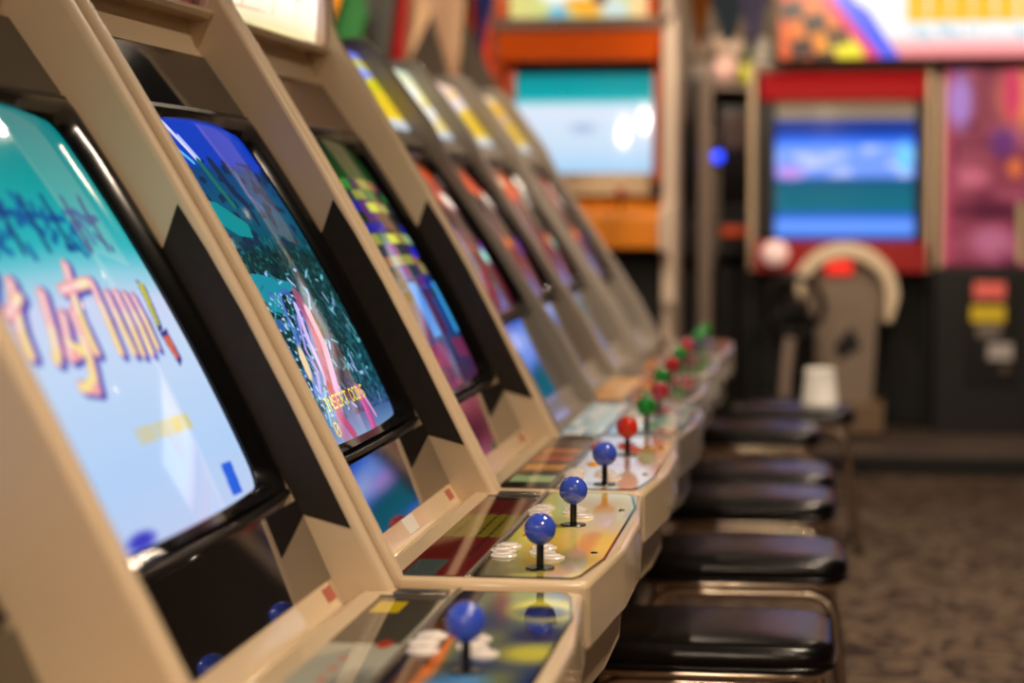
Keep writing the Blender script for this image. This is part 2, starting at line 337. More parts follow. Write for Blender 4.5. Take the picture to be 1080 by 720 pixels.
def pic_strip(kind):                # instruction strip behind the sticks
    c = Canvas(160, 50, (0, 0, 0))
    if kind == 'red':
        c.a[:] = (104, 20, 18); c.poly([(.72, 0), (.9, 0), (.9, 1), (.72, 1)], (96, 22, 18)); c.poly([(.42, .0), (.72, .0), (.72, 1), (.42, 1)], (120, 110, 20)); c.poly([(.0, .05), (.16, .05), (.16, .55), (.0, .55)], (70, 84, 84))
        for k in range(16):
            for j in range(4): c.poly([(.2+.05*k, .15+.2*j), (.235+.05*k, .15+.2*j), (.235+.05*k, .2+.2*j), (.2+.05*k, .2+.2*j)], (30, 10, 10), .6)
        c.poly([(.93, 0), (1, 0), (1, 1), (.93, 1)], (36, 30, 26))
    elif kind == 'white':
        c.a[:] = (176, 176, 160); c.poly([(.62, .0), (1, .0), (1, .95), (.62, .95)], (70, 66, 56)); c.poly([(.86, .1), (.95, .1), (.95, .5), (.86, .5)], (206, 180, 30))
        for k in range(7): c.poly([(.08+.07*k, .35), (.12+.07*k, .35), (.12+.07*k, .45), (.08+.07*k, .45)], (206, 130, 110), .8)
        c.ell(.62, .75, .03, .1, (180, 60, 40), .3); c.ell(.3, .8, .14, .3, (120, 120, 112), .3)
    elif kind == 'dark':
        c.a[:] = (24, 18, 14)
        for a, q in ((.1, (176, 214, 160)), (.32, (226, 150, 40)), (.5, (216, 90, 30)), (.66, (226, 120, 40)), (.84, (110, 70, 50))): c.poly([(a, .1), (a+.11, .1), (a+.11, .95), (a, .95)], q)  # first, pale green bar is green-cyan glare painted into the strip
    elif kind == 'bright':
        c.a[:] = (190, 226, 232); c.mix(c.noise(9, 5, 3) > .5, (250, 252, 250)); c.mix((c.noise(12, 5, 8) > .72)*.8, (90, 170, 190))
    else:
        c.a[:] = (226, 150, 60) if kind == 'glow' else (90, 84, 80); c.mix(c.noise(6, 4, 3) > .6, (250, 190, 120) if kind == 'glow' else (120, 90, 84))
    return c
PM = {'screen': picmat('lit_screen', 1.0, .06, ior=1.5, coat=.0), 'farscreen': picmat('far_lit_screen', 1.1, .1), 'marquee': picmat('lit_marquee', 1.08, .15), 'marquee_dim': picmat('dim_glow_marquee', .25, .15, base=1),  # the dim marquee print carries a weak glow of its own
      'card': picmat('lit_card', 1.05, .2), 'print': picmat('printed_overlay', 0, .06, base=1, spec=.35, coat=.25), 'glow': picmat('glowing_print', .35, .07, base=1, coat=.7)}
# ------------------------------------------------------------------ cabinets
def rrect(y0, y1, s0, s1, r, n=14, m=5):
    """closed loop of (y,s); n points per side, m per corner"""
    L = []
    cs = [((y1-r, s0+r), -PI/2), ((y1-r, s1-r), 0), ((y0+r, s1-r), PI/2), ((y0+r, s0+r), PI)]
    sides = [((y0+r, s0), (y1-r, s0)), ((y1, s0+r), (y1, s1-r)), ((y1-r, s1), (y0+r, s1)), ((y0, s1-r), (y0, s0+r))]
    for (a, b), ((cy, cs_), t0) in zip(sides, cs):
        for k in range(n): t = k/n; L.append((a[0]+(b[0]-a[0])*t, a[1]+(b[1]-a[1])*t))
        for k in range(m): t = t0+PI/2*k/m; L.append((cy+r*math.cos(t), cs_+r*math.sin(t)))
    return L
def loft(loops):
    bm = bmesh.new(); R = [[bm.verts.new(p) for p in L] for L in loops]; n = len(R[0])
    for a, b in zip(R[:-1], R[1:]):
        for k in range(n): bm.faces.new((a[k], a[(k+1) % n], b[(k+1) % n], b[k]))
    return bm
def polyoff(pts, d):
    """offset an (x,z) front polyline outwards (towards +x)"""
    out = []
    for i, p in enumerate(pts):
        a = pts[max(i-1, 0)]; b = pts[min(i+1, len(pts)-1)]
        tx, tz = b[0]-a[0], b[1]-a[1]; L = math.hypot(tx, tz); out.append((p[0]-tz/L*d, p[1]+tx/L*d))
    return out
TYPE_A = dict(W=.765, wt=.028, back=-1.32, top=.49,
    edge=[(-.910, .49), (-.910, .337), (-.897, .302), (-.868, .256), (-.812, .165), (-.766, .089), (-.733, .034), (-.69, -.04), (-.65, -.112), (-.60, -.207), (-.545, -.314), (-.50, -.402), (-.484, -.432), (-.480, -.445), (-.483, -.455)],
    header=((-.929, .219), (-.866, .130)), A=(-.862, .124), B=(-.604, -.325), lower=((-.5925, -.334), (-.552, -.424)), bulge=.012, scr_out=.021,
    chin=[(-.553, -.424), (-.5395, -.4455), (-.5345, -.4505), (-.531, -.4495), (-.526, -.4450), (-.505, -.4400), (-.4885, -.4380), (-.4885, -.462), (-.62, -.462), (-.62, -.424)], panel_x=(-.52, -.2, -.403, -.4875), body='beige', rim='beige_rim')
TYPE_B = dict(W=.695, wt=.026, back=-1.35, top=.335,
    edge=[(-1.02, .362), (-.985, .348), (-.938, .288), (-.852, .175), (-.828, .125), (-.808, .085), (-.748, -.01), (-.675, -.12), (-.608, -.22), (-.555, -.30), (-.515, -.375), (-.488, -.42), (-.487, -.45)],
    header=None, A=(-.862, .105), B=(-.635, -.235), lower=((-.628, -.245), (-.545, -.395)), bulge=.008, scr_out=.02,
    chin=[(-.545, -.395), (-.53, -.425), (-.515, -.44), (-.50, -.440), (-.4885, -.438), (-.4885, -.462), (-.62, -.462), (-.62, -.395)], panel_x=(-.52, -.2, -.403, -.4875), body='grey', rim='grey_rim')
TYPE_0 = dict(TYPE_A); TYPE_0['edge'] = TYPE_A['edge'][:3]+[(x+.022, z) for x, z in TYPE_A['edge'][3:12]]+[(-.465, -.432), (-.462, -.445), (-.465, -.455)]; TYPE_0.update(A=(-.894, .124), B=(-.636, -.325), lower=((-.626, -.334), (-.585, -.424)), header=((-.958, .219), (-.896, .130)))
def joystick(root, x, y, ballm, z0):
    j = obj('joystick', lathe([(.0, -.004), (.0046, -.004), (.0046, .040), (.0, .040)], 16, x, y, z0), M['shaft'], root)
    obj('ball_top', lathe([(.0192*math.sin(PI*k/20), -.0192*math.cos(PI*k/20)) for k in range(21)], 32, x, y, z0+.0475), M[ballm], j, smooth=80)
    obj('dust_washer', lathe([(.0, 0), (.0175, 0), (.0175, .0012), (.0165, .0022), (0, .0022)], 28, x, y, z0), M['shaft'], j)
    return j
def button(root, x, y, m, z0, r=.0158):
    b = obj('button', lathe([(0, 0), (r+.0008, 0), (r+.0008, .0014), (r-.0006, .0026), (r-.0028, .0026), (r-.0034, .0018), (0, .0018)], 28, x, y, z0), M[m], root)
    obj('plunger', lathe([(0, .0015), (r-.004, .0015), (r-.004, .0038), (r-.0058, .0050), (0, .0044)], 28, x, y, z0), M[m], b, smooth=50)
def cabinet(P, Y0, label, group, scr=None, smat='screen', marq=None, marqm='marquee', overlay='yellow', strip='red', balls=('blueball', 'blueball'), btn=('white_btn', 'white_btn'),
            dx=0, dz=0, rot=0, full=True, card=None, seed=0, start='orange_btn', psy=(.08, .424), stripm='print'):
    W, wt = P['W'], P['wt']; cx, cyy = -.62, W/2
    root = thing('arcade_cabinet', label, 'arcade cabinet', (cx+dx, Y0+cyy, 0), rot, group)
    def T(o):                    # measured coordinates -> local to the root
        for v in o.data.vertices: v.co = (v.co.x-cx, v.co.y-cyy, v.co.z+H+dz)
        return o
    def tree(o):
        T(o)
        for c in o.children: tree(c)
    bm_, rm_ = M[P['body']], M[P['rim']]
    E, bk = P['edge'], P['back']
    inner = polyoff(E, -.05)
    y0, y1 = wt, W-wt
    # pedestal and rear shell behind the wings
    sh = [(E[0][0]-.05, E[0][1]-.01), (E[3][0]-.10, E[3][1]-.02), (P['A'][0]-.05, P['A'][1]-.03), (P['B'][0]-.055, P['B'][1]-.03), (-.63, -.46), (-.60, -.60), (-.60, -H+.03-dz), (bk+.02, -H+.03-dz), (bk+.02, P['top']-.02)]
    obj('body', prism(sh, y0+.001, y1-.001), bm_, root, .006)
    for (x, y) in ((-.66, .06), (-.66, W-.06), (bk+.08, .06), (bk+.08, W-.06)):
        obj('foot', lathe([(0, -H-dz), (.025, -H-dz), (.025, -H+.012-dz), (.012, -H+.02-dz), (.012, -H+.06-dz), (0, -H+.06-dz)], 16, x, y), M['rubber'], root)
    wing = E+[(E[-1][0]-.06, E[-1][1]-.02), (-.62, -.62), (-.62, -H+.04-dz), (bk, -H+.04-dz), (bk, P['top'])]
    for s, (a, b) in enumerate(((0, wt), (W-wt, W))):
        w = obj('side_panel', prism(wing, a, b), bm_, root, .009, 4, 30)
        if P is TYPE_A:
            d = [(-.730, .004), (-.697, -.047), (-.655, -.119), (-.60, -.223), (-.529, -.366), (-.585, -.351), (-.604, -.316), (-.65, -.234), (-.70, -.142), (-.7485, -.049)]
            dd = 0.0012
            q = obj('side_decal', prism(d, *((b-.0002, b+dd) if s == 0 else (a-dd, a+.0002))), M['decal'], w)
            q['label'] = 'matte black arrow-ended decal'
            # thin hardware: screws on the wing
            sc = obj('screw', lathe([(0, 0), (.004, 0), (.003, .002), (0, .002)], 12, 0, 0, 0), M['silver'], w)
            for v in sc.data.vertices: v.co = (v.co.x-.70, (a-v.co.z) if s else (b+v.co.z), v.co.y-.60)
    # marquee
    A_ = P is not TYPE_B
    if card is not None:
        a0, b0 = (-1.02, .326), (-.898, .157)
        cv = pic_card(card)
        picgrid('marquee', cv, lambda u, v: (a0[0]+(b0[0]-a0[0])*v, y0+.004+(y1-y0-.008)*u, a0[1]+(b0[1]-a0[1])*v), PM['card'], root, thick=(-.05, 0, -.04))
        obj('marquee_bar', prism([(-.900, .157), (-.874, .138), (-.860, .118), (-.90, .09), (-.94, .12)], y0, y1), rm_, root, .006)
    else:
        if marq:
            ff = lambda u, v: (-.928+.030*(1-(2*u-1)**2)-.012*v, y0+.012+(y1-y0-.024)*u, .455-.165*v)
            mq = picgrid('marquee', pic_marquee(marq), ff, PM[marqm], root, thick=(-.10, 0, 0))
            for yy in (y0+.001, y1-.013):
                obj('end_cap', prism(roundxz(-1.03, -.918, .284, .462, .02), yy, yy+.012), M['cap'], mq, .003)
            obj('marquee_lip', prism([(-1.03, .276), (-.92, .276), (-.912, .284), (-.92, .291), (-1.03, .291)], y0+.001, y1-.001), rm_, mq, .002)
        obj('upper_panel', prism([(-.932, .2175), (-.948, .247), (-.958, .275), (-.955, .470), (-1.0, .47), (-1.0, .2)], y0+.0005, y1-.0005), bm_, root, .002)
        h0, h1 = P['header']
        hp = obj('header_panel', prism([h0, h1, (h1[0]-.01, h1[1]-.006), (h0[0]-.01, h0[1]-.006)], y0+.001, y1-.001), M['header_red' if marq == 'grid' else 'header'], root, .001)
    # screen and bezel
    A = Vector((P['A'][0], 0, P['A'][1])); B = Vector((P['B'][0], 0, P['B'][1])); Ls = (B-A).length; t = (B-A)/Ls; n = Vector((-t.z, 0, t.x))
    if n.x < 0: n = -n
    sy0, sy1, ss0, ss1 = .062, W-.066, .026, Ls-.022
    def surf(y, s):
        a = (2*(y-sy0)/(sy1-sy0)-1); b = (2*(s-ss0)/(ss1-ss0)-1)
        return -.016+P['scr_out']*(1-a*a)+.012*(1-b*b)
    def pt(y, s, d): q = A+t*s+n*d; return (q.x, y, q.z)
    def cur(y, s, k):   # plan bulge of the bezel at its top and bottom edges
        a = 2*(y/W)-1; return k*(1-a*a)
    sst = lambda q: max(0, (q-.6)/.4)**2
    bl = lambda s: P['bulge']*(1-(2*s/Ls-1)**2)
    o_, m1, m2, i_ = rrect(y0+.0008, y1-.0008, 0, Ls, .002), rrect(y0+.008, y1-.008, .006, Ls-.004, .012), rrect(y0+.016, y1-.018, .014, Ls-.008, .022), rrect(sy0, sy1, ss0, ss1, .03)
    def bow(L, k):      # barrel shaped picture edge, bowing outwards in the middle
        return [(y, s+k*(1-(2*(y-sy0)/(sy1-sy0)-1)**2)*(2*s/Ls-1)**3) if sy0 <= y <= sy1 else (y, s) for y, s in L]
    m2, i_ = bow(m2, .005), bow(i_, .011)
    lo = [[pt(y, s, bl(s)-.02) for y, s in o_], [pt(y, s, bl(s)+.001) for y, s in o_], [pt(y, s, bl(s)+.004+cur(y, s, .004)*sst(abs(2*s/Ls-1))) for y, s in m1],
          [pt(y, s, bl(s)+.003+cur(y, s, .004)*sst(abs(2*s/Ls-1))) for y, s in m2], [pt(y, s, surf(y, s)+.004) for y, s in i_], [pt(y, s, surf(y, s)-.006) for y, s in i_]]
    bz = obj('bezel', loft(lo), M['gloss_black'], root, smooth=50)
    lip = bmesh.new()     # the curved shelf under the picture tube
    N = 24
    fr = [[], [], [], []]
    for k in range(N+1):
        y = y0+.002+(y1-y0-.004)*k/N; c = cur(y, 0, .004)
        for q, (s, d) in enumerate(((Ls-.005, -.012), (Ls-.004, .003+c), (Ls+.003, .004+c), (Ls+.006, -.010))): fr[q].append(lip.verts.new(pt(y, s+cur(y, 0, .007), d)))
    for a in range(4):
        for k in range(N): lip.faces.new((fr[a][k], fr[a][k+1], fr[(a+1) % 4][k+1], fr[(a+1) % 4][k]))
    lip.faces.new([fr[q][0] for q in range(4)]); lip.faces.new([fr[q][N] for q in range(4)][::-1])
    obj('shelf', lip, M['satin'], bz, .002)
    if A_:       # the same moulded eyebrow above the tube
        brow = bmesh.new(); fr = [[], [], [], []]
        for k in range(N+1):
            y = y0+.002+(y1-y0-.004)*k/N; c = cur(y, 0, .006)
            for q, (s, d) in enumerate(((-.004, -.012), (-.004, .001+c), (.006, .002+c), (.012, -.012))): fr[q].append(brow.verts.new(pt(y, s, d)))
        for a in range(4):
            for k in range(N): brow.faces.new((fr[a][k], fr[a][k+1], fr[(a+1) % 4][k+1], fr[(a+1) % 4][k]))
        brow.faces.new([fr[q][0] for q in range(4)]); brow.faces.new([fr[q][N] for q in range(4)][::-1])
        obj('eyebrow', brow, M['satin'], bz, .002)
    cv = scr
    U0, U1 = sy0-.008, sy1+.008
    def sf(u, v):
        y = U0+(U1-U0)*u; s = ss0-.014+(ss1-ss0+.028)*v; return pt(y, s, surf(y, s))
    picgrid('screen', cv, sf, PM[smat], root, thick=tuple(n*-.03))
    # lower instruction glass, chin
    l0, l1 = P['lower']
    obj('lower_glass', prism([l0, l1, (l1[0]-.01, l1[1]-.006), (l0[0]-.012, l0[1]-.006)], y0+.001, y1-.001), M['glass_dark'], root, .001)
    ch = obj('chin', prism(P['chin'], y0+.0005, y1-.0005), rm_, root, .0015)
    if A_:
        def chinq(name, ya, yb, m, f0=.2, f1=.85):
            p, q = P['chin'][0], P['chin'][1]; e = .0008
            a = (p[0]+(q[0]-p[0])*f0+e, p[1]+(q[1]-p[1])*f0+e*.6); b = (p[0]+(q[0]-p[0])*f1+e, p[1]+(q[1]-p[1])*f1+e*.6)
            return obj(name, prism([a, b, (b[0]-.002, b[1]-.001), (a[0]-.002, a[1]-.001)], ya, yb), M[m], ch)
        chinq('red_sticker', y1-.058, y1-.022, 'sticker_red'); 
        if seed == 2: chinq('white_sticker', .36, .43, 'sticker_white', .05, .95)
    # control panel
    z0 = -.4375
    def outline(ins):
        xb = P['panel_x'][0]; k = W-.755
        base = [(-.268, 0), (-.261, .004), (-.257, .012), (-.2405, .235), (-.238, .27), (-.238, .485), (-.2405, .52), (-.257, .743+k), (-.261, .751+k), (-.268, .755+k)]
        return [(xb, ins)]+[(x-ins, ins+(W-2*ins)*y/W) for x, y in base]+[(xb, W-ins)]
    cp = obj('control_panel', prism(outline(.004), -.522, z0, 'z'), rm_, root, .008, 4, 14)
    obj('panel_tray', prism(outline(.032), -.602, -.5225, 'z'), bm_, cp, .006, 3, 14)
    obj('panel_bracket', prism([(-.62, -.46), (-.50, -.48), (-.50, -.60), (-.34, -.604), (-.56, -.74), (-.62, -.74)], .05, W-.05), bm_, root, .004)
    zt = z0+.0016
    def ov(u, v):
        y = .020+(W-.040)*u; q_ = abs(2*u-1); xf = -.282+.0185*min(1, (1-q_)/.40)+.006*min(1, (1-q_)/.06)
        return (-.4005+(xf+.4005)*v, y, zt)
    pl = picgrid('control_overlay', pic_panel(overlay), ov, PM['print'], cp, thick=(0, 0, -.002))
    st = picgrid('instruction_strip', pic_strip(strip), lambda u, v: (-.4875+(.4875-.409)*v, .020+(W-.085)*u, zt), PM[stripm], cp, thick=(0, 0, -.002))
    obj('divider_trim', box(-.4085, -.4015, .014, W-.014, z0-.001, zt+.0018), M['silver'], cp, .001)
    lb = obj('label_plate', box(-.474, -.412, W-.062, W-.036, z0-.001, zt+.004), M['silver'], cp, .0015)
    obj('label_text', box(-.462, -.424, W-.053, W-.046, zt+.0035, zt+.0048), M['black'], lb)
    obj('seam', box(-.4875, -.409, W-.067, W-.063, z0-.001, zt+.0008), M['black'], cp)
    for (x, y) in ((-.39, .20), (-.276, .20), (-.276, .57), (-.39, .57)):
        obj('screw', lathe([(0, 0), (.0048, 0), (.0035, .0018), (0, .0018)], 14, x, y, zt), M['black'], cp)
    for pi, sy in enumerate(psy):
        joystick(root, -.328, sy, balls[pi], zt)
        offs = [(-.056, .082), (-.062, .118), (-.060, .154), (.004, .076), (-.012, .110), (-.014, .146)] if full else [(-.04, .10), (-.045, .14), (.0, .10)]
        for ox, oy in offs: button(root, -.328+ox, sy+oy, btn[pi], zt)
        if full: button(root, -.372, sy+(.215 if pi == 0 else -.03)+(.035 if pi == 0 else .0), start, zt, .011) if pi == 0 else None
    for o in list(root.children): tree(o)
    return root
def roundxz(x0, x1, z0, z1, r, n=5):
    P = []
    for (cx, cz, a0) in ((x1-r, z1-r, 0), (x0+r, z1-r, PI/2), (x0+r, z0+r, PI), (x1-r, z0+r, 1.5*PI)):
        for k in range(n+1): a = a0+PI/2*k/n; P.append((cx+r*math.cos(a), cz+r*math.sin(a)))
    return P
M['cap'] = mat('translucent_end_cap', (226, 190, 180), .15, coat=.5)
GA, GB = 'beige candy cabinets in the near row', 'grey candy cabinets at the far end of the row'
cabinet(TYPE_0, .855, 'nearest beige arcade cabinet with a plain side wall, mostly cut off by the picture edge', GA, pic_blocks(), overlay='cream', strip='white', seed=0, marq='red', marqm='marquee_dim')
cabinet(TYPE_A, 1.632, 'beige arcade cabinet with a bright pale blue title screen and one blurred blue stick', GA, pic_title(), overlay='cosmic', strip='white', seed=1, dz=-.006, marq='red', marqm='marquee_dim', psy=(.33,))
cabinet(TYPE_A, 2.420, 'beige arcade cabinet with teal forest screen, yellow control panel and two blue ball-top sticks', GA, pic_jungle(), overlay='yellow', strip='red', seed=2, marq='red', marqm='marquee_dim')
cabinet(TYPE_A, 3.195, 'beige arcade cabinet with coloured block screen, cream panel, one blue and one red ball-top stick', GA, pic_blocks(), overlay='cream', strip='dark', balls=('blueball', 'redball'), btn=('white_btn', 'red_btn'), marq='grid', psy=(.07, .46), seed=3)
FB = [(3.966, ('greenball', 'crimball'), 'cyan', 'bright', 'blue-topped yellow title card, first grey cabinet after the beige ones'), (4.668, ('greenball', 'crimball'), 'grey', 'glow', 'pale yellow title card, second grey cabinet after the beige ones'),
      (5.385, ('greenball', 'crimball'), 'grey', 'none', 'pinkish and yellow title card, third grey cabinet after the beige ones'), (6.10, ('greenball', 'greenball'), 'grey', 'none', 'orange-yellow title card, last grey cabinet in the row')]
for k, (y, b, ov_, st_, lb_) in enumerate(FB):
    cabinet(TYPE_B, y, 'grey arcade cabinet with '+lb_, GB, pic_far(k), 'farscreen', overlay=ov_, strip=st_, balls=b, btn=('green_btn', 'crimball' if k < 3 else 'blue_btn'), card=k, full=False, psy=(.07, .40), dx=(.002, -.022, -.03, -.02)[k], stripm='glow' if st_ in ('bright', 'glow') else 'print')
# ------------------------------------------------------------------ stools
def stool(x, y, rot, label):
    r = thing('bar_stool', label, 'stool', (x, y, 0), rot, 'black padded stools along the cabinets')
    w, d, zt = .205, .165, H-.688
    bm = bmesh.new(); rings = []
    prof = [(1.0-.05, -.046), (1.0, -.040), (1.012, -.028), (1.0, -.015), (.965, -.006), (.88, -.0005), (.7, .003), (.4, .0045), (.12, .005)]
    for f, z in prof:
        L = []
        for k in range(64):
            a = 2*PI*k/64; e = .32 if f > .8 else .4
            c, s_ = math.cos(a), math.sin(a)
            L.append(bm.verts.new((w*f*math.copysign(abs(c)**e, c), d*(f if f > .9 else f)*math.copysign(abs(s_)**e, s_), zt+z)))
        rings.append(L)
    for a, b in zip(rings[:-1], rings[1:]):
        for k in range(64): bm.faces.new((a[k], a[(k+1) % 64], b[(k+1) % 64], b[k]))
    bm.faces.new(rings[0]); bm.faces.new(rings[-1])
    st = obj('seat', bm, M['vinyl'], r, smooth=60)
    pip = [(w*1.004*math.copysign(abs(math.cos(2*PI*k/64))**.32, math.cos(2*PI*k/64)), d*1.004*math.copysign(abs(math.sin(2*PI*k/64))**.32, math.sin(2*PI*k/64)), zt-.040) for k in range(64)]
    obj('piping', tube(pip, .004, 8, closed=True), M['vinyl'], st, smooth=60)
    ring = [(w*.93*math.copysign(abs(math.cos(2*PI*k/48))**.35, math.cos(2*PI*k/48)), d*.9*math.copysign(abs(math.sin(2*PI*k/48))**.35, math.sin(2*PI*k/48)), zt-.053) for k in range(48)]
    obj('seat_ring', tube(ring, .0085, 10, closed=True), M['chrome'], r, smooth=60)
    for s in (-1, 1):
        p = roundpath([(-w*1.06, s*d*1.0, .02), (-w*.86, s*d*.78, zt-.072), (w*.86, s*d*.78, zt-.072), (w*1.06, s*d*1.0, .02)], .06, 8)
        lf = obj('leg_frame', tube(p, .0105, 12), M['chrome'], r, smooth=60)
        for q in (-1, 1): obj('rubber_foot', lathe([(0, 0), (.016, 0), (.015, .03), (0, .032)], 14, q*w*1.06, s*d, 0), M['rubber'], lf)
    for s in (-1, 1):
        obj('footrest', tube([(s*w*1.0, -d*.93, .16), (s*w*1.0, d*.93, .16)], .008, 10), M['chrome'], r, smooth=60)
    return r
ST = [(-.178, 3.47, 0, 'nearest black padded stool with chrome frame, tucked under the yellow control panel'), (-.150, 4.27, .02, 'second nearest black padded stool, whole front leg frame showing'), (-.165, 5.08, -.02, 'third black padded stool from the front, beside the grey cabinets'),
      (-.165, 5.56, 0, 'fourth black padded stool from the front, close behind the third'), (-.20, 6.62, 0, 'fifth black padded stool from the front, just in front of the farthest one'), (-.09, 7.28, .03, 'farthest black padded stool, standing out to the right with a chrome leg in view')]
for s in ST: stool(*s)
# white tub on the farthest stool
tb = thing('paper_tub', 'bright white paper tub standing on the farthest black stool', 'tub', (-.09+.09, 7.30, H-.683))
obj('tub', lathe([(0, 0), (.062, 0), (.060, .004), (.050, .11), (.053, .114), (.049, .118), (.046, .112), (.056, .008), (0, .008)], 4*8), mat('white_paper', (255, 253, 248), .6), tb)
# ------------------------------------------------------------------ the room
def carpetmat():
    m = bpy.data.materials.new('brown_carpet'); m.use_nodes = True; nt = m.node_tree; b = nt.nodes['Principled BSDF']; b.inputs['Roughness'].default_value = .95; b.inputs['Specular IOR Level'].default_value = .1
    tc = nt.nodes.new('ShaderNodeTexCoord')
    n1 = nt.nodes.new('ShaderNodeTexNoise'); n1.inputs['Scale'].default_value = 9; n1.inputs['Detail'].default_value = 3; n1.inputs['Distortion'].default_value = 2.2
    r1 = nt.nodes.new('ShaderNodeValToRGB'); r1.color_ramp.elements[0].position = .42; r1.color_ramp.elements[0].color = (*lin((64, 50, 46)), 1); r1.color_ramp.elements[1].position = .56; r1.color_ramp.elements[1].color = (*lin((122, 104, 88)), 1)
    n2 = nt.nodes.new('ShaderNodeTexNoise'); n2.inputs['Scale'].default_value = 160
    mx = nt.nodes.new('ShaderNodeMixRGB'); mx.blend_type = 'MULTIPLY'; mx.inputs['Fac'].default_value = .5
    nt.links.new(tc.outputs['Object'], n1.inputs['Vector']); nt.links.new(tc.outputs['Object'], n2.inputs['Vector']); nt.links.new(n1.outputs['Fac'], r1.inputs['Fac'])
    nt.links.new(r1.outputs['Color'], mx.inputs['Color1']); nt.links.new(n2.outputs['Fac'], mx.inputs['Color2']); nt.links.new(mx.outputs['Color'], b.inputs['Base Color'])
    bp = nt.nodes.new('ShaderNodeBump'); bp.inputs['Strength'].default_value = .4; bp.inputs['Distance'].default_value = .004; nt.links.new(n2.outputs['Fac'], bp.inputs['Height']); nt.links.new(bp.outputs['Normal'], b.inputs['Normal'])
    return m
wallm = mat('painted_wall', (128, 114, 100), .8, noise=.08, nscale=2)
XL, XR, YB, YF, ZC = -2.6, 3.4, 12.2, -3.0, 3.0
struct('floor', box(XL, XR, YF, YB, -.05, 0), carpetmat())
struct('ceiling', box(XL, XR, YF, YB, ZC, ZC+.05), mat('dark_ceiling', (60, 54, 50), .9))
struct('wall_back', box(XL, XR, YB, YB+.1, 0, ZC), wallm)
struct('wall_left', box(XL-.1, XL, YF, YB, 0, ZC), wallm)
struct('wall_right', box(XR, XR+.1, YF, YB, 0, ZC), mat('dark_wall', (66, 54, 50), .8))
struct('wall_front', box(XL, XR, YF-.1, YF, 0, ZC), wallm)
struct('trim_1', box(.62, .70, YB-.6, YB, 0, ZC), mat('column_paint', (96, 84, 74), .7))
